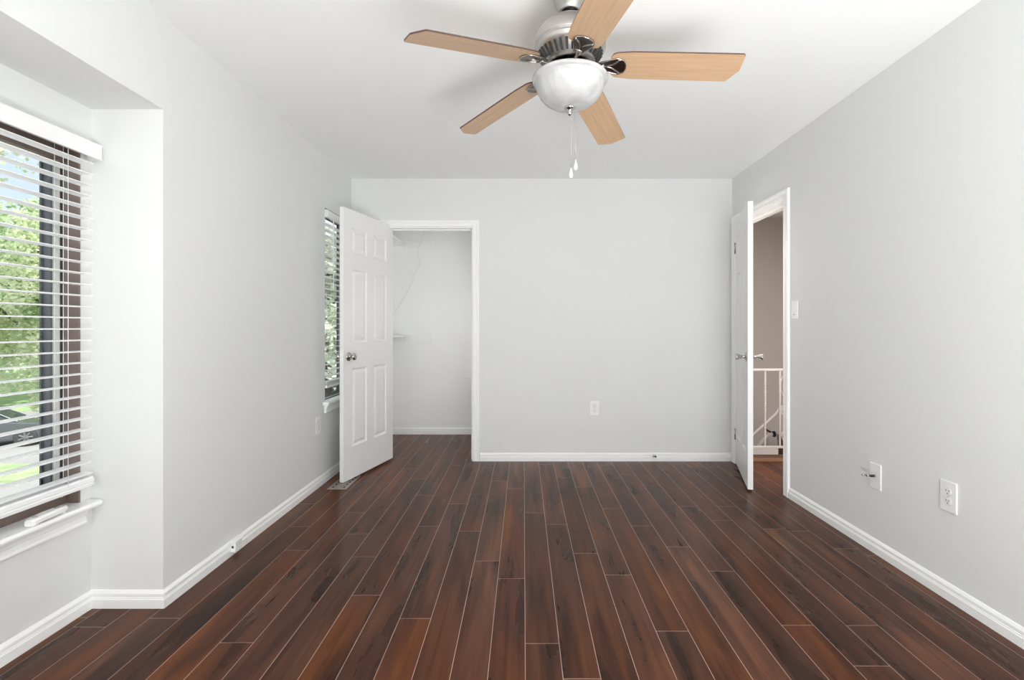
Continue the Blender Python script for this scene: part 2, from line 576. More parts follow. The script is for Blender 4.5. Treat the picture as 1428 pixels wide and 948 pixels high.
# casing: profile (offset from the opening edge outward, projection from wall)
CASE = [(0.0, 0.0), (0.0, 0.010), (0.006, 0.012), (0.010, 0.0155), (0.026, 0.0155), (0.030, 0.0125), (0.036, 0.012), (0.042, 0.018), (0.056, 0.018), (0.060, 0.014), (0.060, 0.0)]
def casing(mb, a0, a1, top, fn, width=0.060):
    # three mitred runs round an opening a0..a1; fn(a, z, proj) -> point
    k = width / 0.060
    P = [(u * k, h) for u, h in CASE]
    rings = []
    rings.append([fn(a0 - u, FLOOR, h) for u, h in P])
    rings.append([fn(a0 - u, top + u, h) for u, h in P])
    rings.append([fn(a1 + u, top + u, h) for u, h in P])
    rings.append([fn(a1 + u, FLOOR, h) for u, h in P])
    n = len(P)
    v = [p for r in rings for p in r]
    f = []
    for j in range(3):
        for i in range(n - 1):
            f.append((j * n + i, j * n + i + 1, (j + 1) * n + i + 1, (j + 1) * n + i))
        f.append((j * n + n - 1, j * n, (j + 1) * n, (j + 1) * n + n - 1))
    f.append(tuple(range(n)))
    f.append(tuple(range(4 * n - 1, 3 * n - 1, -1)))
    mb.add(v, f)

m = MB()
casing(m, CX0 + 0.012, CX1 - 0.006, CZ - 0.006, lambda a, z, h: (a, YB - h, z), 0.060)
m.box(CX0, CX0 + 0.016, YB - 0.001, YB + 0.121, FLOOR, CZ)
m.box(CX1 - 0.012, CX1, YB - 0.001, YB + 0.121, FLOOR, CZ)
m.box(CX0, CX1, YB - 0.001, YB + 0.121, CZ - 0.012, CZ)
m.box(CX1 - 0.022, CX1 - 0.012, YB + 0.05, YB + 0.085, FLOOR, CZ - 0.012)
m.box(CX0 + 0.016, CX1 - 0.012, YB + 0.05, YB + 0.085, CZ - 0.022, CZ - 0.012)
# strike plate hole
m.box(CX1 - 0.0128, CX1 - 0.0118, YB + 0.016, YB + 0.036, 0.88, 0.94, 1)
struct(m.build('trim_1', [M['trim'], M['nickel']], merge=False), 'white moulded casing and jamb framing the closet doorway', 'door frame')
m = MB()
casing(m, DY0, DY1, DZ - 0.006, lambda a, z, h: (XR - h, a, z), 0.070)
m.box(XR - 0.001, XR + 0.121, DY0 - 0.01, DY0 + 0.008, FLOOR, DZ)
m.box(XR - 0.001, XR + 0.121, DY1 - 0.006, DY1 + 0.01, FLOOR, DZ)
m.box(XR - 0.001, XR + 0.121, DY0, DY1, DZ - 0.014, DZ + 0.01)
m.box(XR + 0.045, XR + 0.08, DY0 + 0.008, DY0 + 0.018, FLOOR, DZ - 0.014)
m.box(XR + 0.045, XR + 0.08, DY0 + 0.008, DY1 - 0.006, DZ - 0.026, DZ - 0.014)
m.box(XR + 0.05, XR + 0.08, DY1 - 0.016, DY1 - 0.006, FLOOR, DZ - 0.014)
struct(m.build('trim_2', M['trim'], merge=False), 'white moulded casing and jamb framing the hall doorway', 'door frame')

# ================================================================== DOORS
def panel_slab(w, h, t, zr, xr):
    """six panel door: x 0..w, y -t..0, z 0..h; raised panels on both faces"""
    mb = MB()
    xs = [0] + [q for r in xr for q in r] + [w]
    zs = [0] + [q for r in zr for q in r] + [h]
    for side in (0, 1):
        sg = 1 if side == 0 else -1
        y0 = 0.0 if side == 0 else -t
        for i in range(len(xs) - 1):
            for j in range(len(zs) - 1):
                a, b, c, d = xs[i], xs[i + 1], zs[j], zs[j + 1]
                if i % 2 == 1 and j % 2 == 1:
                    rings = [(0, 0), (0.004, -0.003), (0.012, -0.0085), (0.018, -0.009), (0.040, -0.002), (0.043, -0.002)]
                    R = []
                    for o, dy in rings:
                        y = y0 + sg * dy
                        R.append([(a + o, y, c + o), (b - o, y, c + o), (b - o, y, d - o), (a + o, y, d - o)])
                    for p, q in zip(R, R[1:]):
                        mb.add(p + q, [(k, (k + 1) % 4, (k + 1) % 4 + 4, k + 4) for k in range(4)])
                    mb.add(R[-1], [(0, 1, 2, 3)])
                else:
                    mb.add([(a, y0, c), (b, y0, c), (b, y0, d), (a, y0, d)], [(0, 1, 2, 3)])
    for (p, q) in (((0, 0), (0, h)), ((w, 0), (w, h))):
        x = p[0]
        zz = zs
        for j in range(len(zz) - 1):
            mb.add([(x, -t, zz[j]), (x, 0, zz[j]), (x, 0, zz[j + 1]), (x, -t, zz[j + 1])], [(0, 1, 2, 3)])
    for z in (0, h):
        for i in range(len(xs) - 1):
            mb.add([(xs[i], -t, z), (xs[i + 1], -t, z), (xs[i + 1], 0, z), (xs[i], 0, z)], [(0, 1, 2, 3)])
    return mb

ZR = [(0.240, 0.831), (1.023, 1.583), (1.703, 1.896)]
def knob_round(side, t):
    s = side
    y0 = 0.0 if s > 0 else -t
    prof = [(0.0335, 0.0), (0.0335, 0.003), (0.031, 0.007), (0.022, 0.010), (0.014, 0.013), (0.0115, 0.020), (0.012, 0.028),
            (0.019, 0.034), (0.0255, 0.041), (0.0275, 0.048), (0.0255, 0.055), (0.019, 0.060), (0.010, 0.0625), (0.002, 0.063)]
    return MB().lathe([(r, y0 + s * h) for r, h in prof], axis='y', seg=32)
def knob_tulip(side, t):
    s = side
    y0 = 0.0 if s > 0 else -t
    prof = [(0.0325, 0.0), (0.0325, 0.003), (0.030, 0.006), (0.018, 0.009), (0.011, 0.014), (0.0105, 0.022), (0.0125, 0.032), (0.0165, 0.044),
            (0.0205, 0.056), (0.0235, 0.066), (0.0235, 0.069), (0.020, 0.071), (0.010, 0.0715), (0.002, 0.0715)]
    return MB().lathe([(r, y0 + s * h) for r, h in prof], axis='y', seg=32)
def door(idx, label, loc, ang, w, t, y_off, knob_fn, knob_z, hinge_y, hinge_z):
    r = thing('door_%d' % idx, label, 'door', loc, ang, None, 'structure')
    st, mu = 0.106, 0.10
    pw = (w - 2 * st - mu) / 2
    xr = [(st, st + pw), (st + pw + mu, w - st)]
    mb = panel_slab(w, 2.03, t, ZR, xr)
    mb.v = [(x, y + y_off, z) for x, y, z in mb.v]
    mb.build('slab', M['door'], r)
    for sd in (1, -1):
        k = knob_fn(sd, t)
        k.v = [(x + w - 0.062, y + y_off, z + knob_z) for x, y, z in k.v]
        k.build('knob', M['steel'], r)
    lt = MB().box(w - 0.0005, w + 0.0012, -t / 2 - 0.012 + y_off, -t / 2 + 0.012 + y_off, knob_z - 0.028, knob_z + 0.028)
    lt.lathe([(0.007, w), (0.0065, w + 0.006), (0.004, w + 0.007)], (0, -t / 2 + y_off, knob_z), 'x', 12)
    lt.build('latch_plate', M['plastic'] if idx == 2 else M['trim'], r, fix=True)
    for z in hinge_z:
        hb = MB().lathe([(0.0055, -0.045), (0.0055, 0.045)], (-0.004, hinge_y, z), 'z', 14)
        hb.lathe([(0.007, 0.045), (0.0045, 0.05)], (-0.004, hinge_y, z), 'z', 14)
        hb.box(-0.002, 0.030, hinge_y - 0.0005 if hinge_y > -0.5 * t + y_off else hinge_y, hinge_y + 0.002, z - 0.044, z + 0.044)
        hb.build('hinge', M['steel'], r)
    return r
door(1, 'white six-panel closet door standing open, round knob', (-1.145, 4.335, 0.007), math.atan2(-0.698, -0.177), 0.720, 0.033, 0.0,
     knob_round, 0.923, -0.036, (0.24, 1.80))
door(2, 'white six-panel hall door standing ajar with flared knob', (1.797, 4.194, 0.007), math.atan2(-0.708, -0.217), 0.740, 0.035, 0.035,
     knob_tulip, 0.930, -0.003, (0.236, 1.809))

# ================================================================== WINDOWS
def window_frame(idx, label, xf, y0, y1, z0, z1, dk, liner):
    r = thing('window_%d' % idx, label, 'window', (xf, (y0 + y1) / 2, z0), 0, None, 'structure')
    oy = (y0 + y1) / 2
    a, b, h = y0 - oy, y1 - oy, z1 - z0
    def ring(mb, xa, xb, wd, ins=0.0, mi=0):
        xa, xb = xa * dk, xb * dk
        mb.box(xa, xb, a + ins, a + ins + wd, ins, h - ins, mi)
        mb.box(xa, xb, b - ins - wd, b - ins, ins, h - ins, mi)
        mb.box(xa, xb, a + ins + wd, b - ins - wd, ins, ins + wd, mi)
        mb.box(xa, xb, a + ins + wd, b - ins - wd, h - ins - wd, h - ins, mi)
    m1 = MB(); ring(m1, -0.062, -0.001, 0.008)
    if idx == 1:
        m1.box(-0.074, -0.052, a + 0.008, b - 0.008, 0.008, 0.105)
        m1.box(-0.074, -0.052, a + 0.008, b - 0.008, h - 0.085, h - 0.008)
    m1.build('jamb_liner', liner, r, merge=False)
    m2 = MB(); ring(m2, -0.072, -0.062, 0.012)
    m2.build('shadow_gap', M['darkgap'], r, merge=False)  # dark ring paints the shadow gap between jamb and track
    m3 = MB(); ring(m3, -0.088, -0.072, 0.016); ring(m3, -0.093, -0.088, 0.022)
    m3.build('track', M['vinyl'], r, merge=False)
    m4 = MB(); ring(m4, -0.122, -0.093, 0.032); ring(m4, -0.128, -0.122, 0.040)
    m4.build('sash', M['sash'], r, merge=False)
    MB().box(-0.113 * dk, -0.109 * dk, a + 0.03, b - 0.03, 0.03, h - 0.03).build('pane', M['glass'], r)
    return r
window_frame(1, 'wide brown framed window in the bay recess', XBAY, W1Y0, W1Y1, W1Z0, W1Z1, 1.0, M['bronze'])
window_frame(2, 'narrow brown framed window partly hidden by the open closet door', XL - 0.024, W2Y0, W2Y1, W2Z0, W2Z1, 0.5, M['vinyl'])

def sill(name, label, xf, y0, y1, ztop, over, horn0, horn1, ap_h, deep):
    # stool with rounded nose plus a moulded apron
    r = thing(name, label, 'window sill', (xf, (y0 + y1) / 2, ztop), 0, None, 'structure')
    oy = (y0 + y1) / 2
    a, b = y0 - oy, y1 - oy
    t = 0.022
    nose = [(0, -t), (over - 0.008, -t), (over - 0.003, -t + 0.003), (over, -t / 2), (over - 0.002, -0.005), (over - 0.008, 0), (0, 0)]
    mb = MB().prism(nose, lambda p, q, s: (p, s, q), a - horn0, b + horn1)
    mb.box(-deep, 0, a, b, -t, 0)
    mb.build('stool', M['trim'], r, merge=False)
    ap = [(0, -t), (0.030, -t), (0.030, -t - 0.006), (0.022, -t - 0.014), (0.019, -t - 0.025), (0.019, -t - 0.030), (0.014, -t - 0.034), (0.014, -t - ap_h + 0.014), (0.017, -t - ap_h + 0.010), (0.017, -t - ap_h + 0.003), (0.012, -t - ap_h), (0, -t - ap_h)]
    MB().prism(ap, lambda p, q, s: (p, s, q), a - horn0 * 0.35, b + horn1 * 0.35).build('apron', M['trim'], r)
    return r
sill('trim_3', 'white moulded sill and apron beneath the bay window', XBAY, W1Y0, W1Y1, 0.440, 0.062, 0.05, 0.033, 0.068, 0.06)
sill('trim_4', 'white sill and apron beneath the narrow far window', XL, W2Y0, W2Y1, 0.590, 0.045, 0.035, 0.035, 0.062, 0.03)

# ================================================================== BLINDS
def slat_mesh(mb, x0, x1, y0, y1, z, th=0.003, crown=0.0025, tilt=0.0):
    n = 6
    top, bot = [], []
    for i in range(n + 1):
        u = i / n
        x = x0 + (x1 - x0) * u
        c = crown * (1 - (2 * u - 1) ** 2) + tilt * (u - 0.5)
        top.append((x, z + c + th / 2))
        bot.append((x, z + c - th / 2))
    poly = top + bot[::-1]
    mb.prism(poly, lambda p, q, s: (p, s, q), y0, y1)

# --- bay blind (local origin at wall face, sill height)
bl = thing('window_blind', 'wide white slatted blind lowered over the bay window', 'blind', (XBAY, 1.0, 0.44))
OY, OZ = 1.0, 0.44
def lb(p):
    return (p[0] - XBAY, p[1] - OY, p[2] - OZ)
def shift(mb, ox, oy, oz):
    mb.v = [(x - ox, y - oy, z - oz) for x, y, z in mb.v]
    return mb
v = MB().prism([(-1.733, 1.829), (-1.726, 1.829), (-1.726, 1.833), (-1.729, 1.838), (-1.729, 1.880), (-1.726, 1.885), (-1.726, 1.890), (-1.733, 1.890)], lambda p, q, s: (p, s, q), -0.02, 2.029)
v.box(-1.785, -1.733, 2.024, 2.029, 1.829, 1.890)
v.box(-1.785, -1.733, -0.02, -0.015, 1.829, 1.890)
shift(v, XBAY, OY, OZ).build('valance', M['blind'], bl, merge=False)
h = MB().box(-1.784, -1.738, -0.01, 2.018, 1.846, 1.884)
shift(h, XBAY, OY, OZ).build('head_rail', M['greyplastic'], bl)
s = MB()
zs = [0.561 + 0.0445 * i for i in range(29)]
for z in zs:
    slat_mesh(s, -1.787, -1.738, 0.0, 1.998, z)
shift(s, XBAY, OY, OZ).build('slats', M['blind'], bl)
rail = [(-1.787, 0.512), (-1.784, 0.509), (-1.741, 0.508), (-1.735, 0.511), (-1.734, 0.522), (-1.736, 0.524), (-1.736, 0.527), (-1.734, 0.529), (-1.735, 0.541), (-1.741, 0.547), (-1.784, 0.547), (-1.787, 0.544)]
b = MB().prism(rail, lambda p, q, t: (p, t, q), 0.0, 1.999)
shift(b, XBAY, OY, OZ).build('bottom_rail', M['blind'], bl)
for yy in (1.887, 1.25, 0.75, 0.12):
    c = MB()
    for xx in (-1.7365, -1.7885):
        c.tube([(xx, yy, 0.535), (xx, yy, 1.2), (xx, yy, 1.85)], 0.0011, 6)
    for z in zs:
        c.tube([(-1.7365, yy, z - 0.002), (-1.76, yy, z - 0.0022), (-1.7885, yy, z - 0.002)], 0.0007, 5)
    c.tube([(-1.7625, yy + 0.008, 0.53), (-1.7625, yy + 0.008, 1.85)], 0.0010, 6)
    c.lathe([(0.004, 0.0), (0.005, 0.004), (0.003, 0.008)], (-1.762, yy, 0.500), 'z', 10)
    shift(c, XBAY, OY, OZ).build('ladder_cord', M['cord'], bl)

# --- small blind of the far left window
SB = (XL, 3.945, 0.59)
b2 = thing('window_blind', 'narrow white slatted blind partly hidden by the open closet door', 'blind', SB)
v = MB().prism([(-1.482, 1.978), (-1.477, 1.978), (-1.471, 1.984), (-1.469, 2.005), (-1.471, 2.030), (-1.477, 2.036), (-1.482, 2.036)], lambda p, q, t: (p, t, q), 3.722, 4.168)
v.box(-1.527, -1.480, 3.722, 3.727, 1.98, 2.035)
shift(v, *SB).build('valance', M['blind'], b2, merge=False)
h = MB().box(-1.527, -1.483, 3.730, 4.16, 1.994, 2.032)
shift(h, *SB).build('head_rail', M['greyplastic'], b2)
s = MB()
zs2 = [0.775 + 0.0445 * i for i in range(27)]
for z in zs2:
    slat_mesh(s, -1.527, -1.479, 3.726, 4.165, z)
shift(s, *SB).build('slats', M['blind'], b2)
b = MB().box(-1.527, -1.479, 3.726, 4.165, 0.690, 0.712)
for k in range(4):
    slat_mesh(b, -1.527, -1.479, 3.726, 4.165, 0.717 + 0.006 * k)
shift(b, *SB).build('bottom_rail', M['blind'], b2, merge=False)
for yy in (3.80, 4.09):
    c = MB()
    for xx in (-1.4775, -1.5285):
        c.tube([(xx, yy, 0.70), (xx, yy, 1.99)], 0.0011, 6)
    c.tube([(-1.503, yy, 0.70), (-1.521, yy, 1.99)], 0.001, 6)
    shift(c, *SB).build('ladder_cord', M['cord'], b2)
c = MB().tube([(-1.473, 3.83, 1.982), (-1.470, 3.83, 1.97), (-1.470, 3.83, 1.48)], 0.0045, 8)
c.lathe([(0.0045, 0), (0.0065, 0.01), (0.0065, 0.04), (0.004, 0.05)], (-1.470, 3.83, 1.44), 'z', 10)
shift(c, *SB).build('wand', M['plastic'], b2)

# ================================================================== CEILING FAN
FC = Vector((0.1752, 1.87, CEIL))
fan = thing('ceiling_fan', 'brushed nickel ceiling fan with five maple blades and white bowl light', 'ceiling fan', FC)
def fz(z):
    return z - CEIL
MB().lathe([(0.078, fz(2.44)), (0.078, fz(2.43)), (0.076, fz(2.42)), (0.066, fz(2.395)), (0.056, fz(2.37)), (0.047, fz(2.347)), (0.043, fz(2.342)), (0.043, fz(2.336)), (0.040, fz(2.333)), (0.034, fz(2.334)), (0.031, fz(2.345))], seg=48).build('canopy', M['nickel'], fan)
mb = MB().lathe([(0.030, fz(2.352)), (0.028, fz(2.340)), (0.022, fz(2.332)), (0.014, fz(2.328))], seg=24, mi=1)  # black plug paints the shade inside the open canopy
mb.lathe([(0.0125, fz(2.34)), (0.0125, fz(2.29))], seg=20)
mb.build('downrod', [M['nickel'], M['rubbershade']], fan)
mo = MB().lathe([(0.018, fz(2.308)), (0.035, fz(2.307)), (0.060, fz(2.302)), (0.085, fz(2.291)), (0.108, fz(2.273)), (0.124, fz(2.252)), (0.132, fz(2.232)), (0.1345, fz(2.216)),
                 (0.1335, fz(2.209)), (0.1310, fz(2.207)), (0.1310, fz(2.203)), (0.1345, fz(2.201)), (0.1345, fz(2.195)), (0.131, fz(2.191))], seg=64)
# lower vented housing
mo.lathe([(0.131, fz(2.191)), (0.125, fz(2.182)), (0.092, fz(2.142)), (0.084, fz(2.137)), (0.074, fz(2.136))], seg=64, cap=False)
mo.lathe([(0.074, fz(2.136)), (0.071, fz(2.141)), (0.062, fz(2.142))], seg=64, mi=1, cap=False)
mo.build('motor_housing', [M['nickel'], M['rubbershade']], fan)
vt = MB()
for k in range(34):
    t = 2 * PI * (k + 0.5) / 34
    ca, sa = math.cos(t), math.sin(t)
    pr = []
    for rr, zz in ((0.1215, 2.1765), (0.0965, 2.1460)):
        hw = 0.0050 if rr > 0.11 else 0.0040
        for q in (-hw, hw):
            for lift in (0.0035, -0.0015):
                pr.append((rr * ca - q * sa + lift * 0.75 * ca, rr * sa + q * ca + lift * 0.75 * sa, fz(zz) - lift * 0.66))
    vt.add(pr, [(0, 2, 6, 4), (1, 5, 7, 3), (0, 1, 3, 2), (4, 6, 7, 5), (0, 4, 5, 1), (2, 3, 7, 6)])
vt.build('vent_slots', M['dark'], fan)
# switch housing / light fitter between motor and bowl
MB().lathe([(0.062, fz(2.142)), (0.062, fz(2.118)), (0.066, fz(2.116)), (0.066, fz(2.108)), (0.060, fz(2.105)), (0.060, fz(2.098)), (0.100, fz(2.094)), (0.118, fz(2.088)), (0.118, fz(2.084)), (0.02, fz(2.083))], seg=56).build('light_fitter', M['steel'], fan)
MB().lathe([(0.120, fz(2.089)), (0.138, fz(2.089)), (0.1425, fz(2.084)), (0.1425, fz(2.079)), (0.140, fz(2.074)), (0.133, fz(2.0715)), (0.1315, fz(2.067)), (0.1295, fz(2.056)), (0.124, fz(2.040)), (0.114, fz(2.022)), (0.099, fz(2.004)), (0.080, fz(1.991)), (0.056, fz(1.981)), (0.030, fz(1.976)), (0.004, fz(1.975))], seg=72).build('glass_bowl', M['bowl'], fan)
MB().lathe([(0.004, fz(1.980)), (0.021, fz(1.978)), (0.022, fz(1.974)), (0.018, fz(1.970)), (0.010, fz(1.966)), (0.0085, fz(1.958)), (0.0095, fz(1.954)), (0.0070, fz(1.949)), (0.002, fz(1.946))], seg=32).build('finial', M['steel'], fan)
for (dx, dy, z1) in ((0.002, -0.024, 1.742), (0.0205, -0.012, 1.776)):
    c = MB()
    c.tube([(dx, dy, fz(1.978)), (dx, dy, fz(1.9)), (dx, dy, fz(z1))], 0.0009, 6)
    for k in range(int((1.975 - z1) / 0.0045)):
        zc = fz(1.975 - 0.0045 * k)
        c.lathe([(0.0004, 0.0014), (0.0013, 0.0006), (0.0013, -0.0006), (0.0004, -0.0014)], (dx, dy, zc), 'z', 6)
    pc = c.build('pull_chain', M['nickel'], fan)
    d = MB().lathe([(0.0012, 0.0), (0.0022, -0.003), (0.0035, -0.010), (0.0062, -0.019), (0.0078, -0.027), (0.0070, -0.034), (0.0040, -0.0385), (0.0008, -0.040)], (dx, dy, fz(z1)), 'z', 18)
    d.build('pull', M['crystal'], pc)
PHI, RT, BW, PIT, DROOP, TX, TY, HB = -0.1293, 0.617, 0.128, 0.2297, 0.113, 0.0151, -0.0454, EYE + 0.9943
def rounded_outline():
    hb = BW / 2
    r0 = 0.150
    pts = []
    # counter-clockwise outline in (length, width)
    pts += [(r0 + 0.030, -hb * 0.92), (r0 + 0.08, -hb)]
    pts += [(RT - 0.006, -hb), (RT, -hb + 0.006)]
    pts += [(RT, hb - 0.056), (RT - 0.003, hb - 0.050), (RT - 0.033, hb - 0.004), (RT - 0.040, hb)]
    pts += [(r0 + 0.08, hb), (r0 + 0.030, hb * 0.92)]
    for k in range(1, 8):
        t = PI / 2 + k * PI / 8
        pts.append((r0 + 0.030 + 0.030 * math.cos(t), 0.92 * hb * (1 if math.sin(t) > 0 else -1) * abs(math.sin(t)) ** 0.5))
    return pts
OUT = rounded_outline()
def blade_point(k, lx, ly, lz):
    a = PHI + k * 2 * PI / 5
    u = Vector((math.cos(a), math.sin(a), 0))
    w = Vector((-math.sin(a), math.cos(a), 0))
    q = u * lx + w * (ly * math.cos(PIT) + lz * math.sin(PIT)) + Vector((0, 0, -ly * math.sin(PIT) - DROOP * lx + lz * math.cos(PIT)))
    q.z += TX * q.x + TY * q.y
    return q + Vector((0, 0, HB - CEIL))
for k in range(5):
    # the blade gets its own local frame so the grain follows its length
    org = blade_point(k, 0.15, 0, 0)
    ex = (blade_point(k, 0.6, 0, 0) - org).normalized()
    ey = (blade_point(k, 0.15, 0.05, 0) - org)
    ez = ex.cross(ey).normalized()
    ey = ez.cross(ex)
    mat = Matrix((ex, ey, ez)).transposed().to_4x4()
    mat.translation = org
    inv = mat.inverted()
    bm_ = MB()
    T = 0.006
    n = len(OUT)
    vs = [(p - 0.15, q, 0) for p, q in OUT] + [(p - 0.15, q, T) for p, q in OUT]
    bm_.add(vs, [tuple(range(n - 1, -1, -1))], 0)
    bm_.add(vs, [tuple(range(n, 2 * n))], 0)
    bm_.add(vs, [(i, (i + 1) % n, (i + 1) % n + n, i + n) for i in range(n)], 1)
    bo = bm_.build('blade', [M['blade'], M['bladeedge']], fan)
    bo.matrix_local = mat
    # blade iron: arm from the motor plus a faceted pad below the blade with two curved ribs
    ir = MB()
    pad = [(-0.045, -0.014), (-0.004, -0.029), (0.028, -0.038), (0.050, -0.028), (0.058, -0.010), (0.058, 0.010), (0.050, 0.028), (0.028, 0.038), (-0.004, 0.029), (-0.045, 0.014)]
    ir.prism(pad, lambda p, q, t: (p, q, t), -0.0035, -0.0002, 1)
    n2 = len(pad)
    ir.tube([(p, q, -0.004) for p, q in pad], 0.0024, 6, 0, closed=True)
    for sg in (-1, 1):
        for o in (0.0, 0.006):
            pts = []
            for j in range(9):
                u = j / 8
                pts.append((-0.02 + o + 0.052 * u, sg * (0.002 + 0.031 * u * u), -0.0045))
            ir.tube(pts, 0.0015, 6, 0)
    # arm: flattened S from pad to hub
    hub = inv @ Vector((0.070 * math.cos(PHI + k * 2 * PI / 5), 0.070 * math.sin(PHI + k * 2 * PI / 5), 2.130 - CEIL))
    arm = []
    p_in, p_out = Vector(hub), Vector((-0.020, 0, -0.0055))
    for j in range(9):
        u = j / 8
        p = p_in.lerp(p_out, u)
        p.z += -0.007 * math.sin(PI * u)
        wd = 0.017 * (1 - u) + 0.015 * u - 0.006 * math.sin(PI * u)
        arm.append((p, wd))
    av = []
    for p, wd in arm:
        av += [(p.x, p.y - wd, p.z - 0.001), (p.x, p.y, p.z - 0.006), (p.x, p.y + wd, p.z - 0.001), (p.x, p.y, p.z + 0.004)]
    af = [(0, 1, 2, 3), (32, 35, 34, 33)]
    for j in range(8):
        for c_ in range(4):
            af.append((j * 4 + c_, j * 4 + (c_ + 1) % 4, j * 4 + 4 + (c_ + 1) % 4, j * 4 + 4 + c_))
    ir.add(av, af, 0, True)
    ir.build('blade_iron', [M['steel'], M['ironinset']], bo)

# ================================================================== WALL PLATES
def plate(name, label, cat, loc, rz, w=0.078, h=0.126):
    # local: wall plane is y = 0, plate looks toward -y
    r = thing(name, label, cat, loc, rz)
    MB().box(-w / 2, w / 2, -0.006, 0.0, -h / 2, h / 2).build('cover_plate', M['plastic'], r, bevel=0.003, seg=3)
    return r
def outlet(label, loc, rz, w=0.078, h=0.126):
    r = plate('outlet', label, 'outlet', loc, rz, w, h)
    for zc in (0.021, -0.021):
        pts = []
        for k in range(24):
            t = 2 * PI * k / 24
            pts.append((0.0175 * math.cos(t), max(-0.0125, min(0.0125, 0.0175 * math.sin(t))) + zc))
        mb = MB().prism(pts, lambda p, q, s: (p, s, q), -0.0085, -0.005)
        for sx, hh in ((-0.0065, 0.0042), (0.0065, 0.0036)):
            mb.box(sx - 0.0012, sx + 0.0012, -0.0089, -0.0080, zc + 0.004 - hh, zc + 0.004 + hh, 1)
        mb.lathe([(0.0027, -0.0089), (0.0027, -0.0080)], (0, 0, zc - 0.0075), 'y', 12, 1)
        # fine shadow line round the receptacle
        ring = [(p * 1.06, -0.0061, (q - zc) * 1.08 + zc) for p, q in pts]
        mb.tube(ring, 0.0006, 5, 2, closed=True)
        mb.build('receptacle', [M['plastic'], M['dark'], M['greyplastic']], r, merge=False)
    MB().lathe([(0.0032, -0.0072), (0.0032, -0.005)], (0, 0, 0), 'y', 14).build('screw', M['greyplastic'], r)
    return r
outlet('white double outlet on the far wall left of the hall door', (0.616, YB, 0.448), 0)
outlet('white double outlet on the right wall beside the coax plate', (XR, 2.104, 0.428), -PI / 2, 0.082, 0.130)
outlet('white double outlet on the left wall beneath the narrow window', (XL, 3.59, 0.440), PI / 2)

cx = plate('coax_plate', 'white cable plate on the right wall with a black plug sticking out', 'wall plate', (XR, 2.541, 0.383), -PI / 2, 0.080, 0.130)
MB().lathe([(0.0075, -0.012), (0.0075, -0.005)], (0, 0, 0.002), 'y', 6, smooth=False).build('socket', M['steel'], cx)
mb = MB().lathe([(0.0062, -0.030), (0.0066, -0.026), (0.0066, -0.012), (0.0055, -0.010)], (0, 0, 0.002), 'y', 16)
mb.tube([(0, -0.030, 0.002), (0.001, -0.045, 0.004), (0.002, -0.060, 0.007)], [0.0042, 0.0042, 0.0036], 10)
mb.lathe([(0.0058, -0.050), (0.0058, -0.036)], (0.001, 0, 0.0045), 'y', 14, 1)
mb.lathe([(0.0050, -0.074), (0.0056, -0.066), (0.0050, -0.056)], (0.002, 0, 0.008), 'y', 14, 1)
mb.build('plug', [M['rubbershade'], M['steel']], cx)

sw = plate('light_switch', 'white light switch beside the hall door casing', 'light switch', (XR, 3.297, 1.264), -PI / 2, 0.074, 0.120)
mb = MB().box(-0.017, 0.017, -0.0085, -0.005, -0.034, 0.034)
mb.build('rocker', M['plastic'], sw, bevel=0.002)
MB().box(-0.010, 0.010, -0.0098, -0.0085, -0.0335, -0.0285).build('slider', M['greyplastic'], sw)

# phone jack on the baseboard at left
pj = thing('phone_jack', 'small white surface box fixed to the left baseboard', 'phone jack', (XL + 0.015, 2.525, FLOOR + 0.022))
MB().box(0.0, 0.026, -0.032, 0.032, 0.0, 0.056).build('box', M['plastic'], pj, bevel=0.004, seg=3)
mb = MB().lathe([(0.0032, 0.0262), (0.0032, 0.0240)], (0, 0.006, 0.032), 'x', 12)
mb.build('screw', M['greyplastic'], pj)
MB().box(0.008, 0.018, -0.0328, -0.031, 0.022, 0.034).build('socket', M['dark'], pj)

# door stop on the far baseboard
ds = thing('door_stop', 'small metal door stop fixed to the far baseboard', 'door stop', (1.126, YB - 0.015, 0.036))
MB().lathe([(0.010, 0.002), (0.010, -0.004), (0.005, -0.006)], (0, 0, 0), 'y', 18).build('base', M['steel'], ds)
sp = []
for k in range(0, 121):
    t = 2 * PI * k / 12
    sp.append((0.0042 * math.cos(t), -0.005 - 0.055 * k / 120, 0.0042 * math.sin(t) + 0.012 * (k / 120) ** 1.5))
MB().tube(sp, 0.0011, 6).build('spring', M['steel'], ds)
MB().lathe([(0.0065, -0.072), (0.0075, -0.068), (0.0075, -0.060), (0.005, -0.058)], (0, 0, 0.012), 'y', 16).build('tip', M['rubbershade'], ds)

# floor register under the open closet door
rg = thing('floor_register', 'brown metal floor register beneath the open closet door', 'floor vent', (-1.335, 3.695, FLOOR))
mb = MB()
w_, l_ = 0.068, 0.165
mb.box(-w_, -w_ + 0.018, -l_, l_, 0.0, 0.005)
mb.box(w_ - 0.018, w_, -l_, l_, 0.0, 0.005)
mb.box(-w_ + 0.018, w_ - 0.018, -l_, -l_ + 0.020, 0.0, 0.005)
mb.box(-w_ + 0.018, w_ - 0.018, l_ - 0.020, l_, 0.0, 0.005)
mb.build('frame', M['register'], rg, bevel=0.0015)
mb = MB()
for j in range(5):
    yc = -0.116 + 0.058 * j
    mb.tube([(0.030 * math.cos(2 * PI * q / 20), yc + 0.024 * math.sin(2 * PI * q / 20), 0.0032) for q in range(20)], 0.0035, 6, 0, closed=True)
    mb.tube([(-0.048, yc - 0.028, 0.003), (0.048, yc + 0.028, 0.003)], 0.003, 6)
    mb.tube([(-0.048, yc + 0.028, 0.003), (0.048, yc - 0.028, 0.003)], 0.003, 6)
    mb.lathe([(0.010, 0.0015), (0.010, 0.005), (0.004, 0.006)], (0, yc, 0), 'z', 14)
mb.build('grille', M['register'], rg, merge=False)
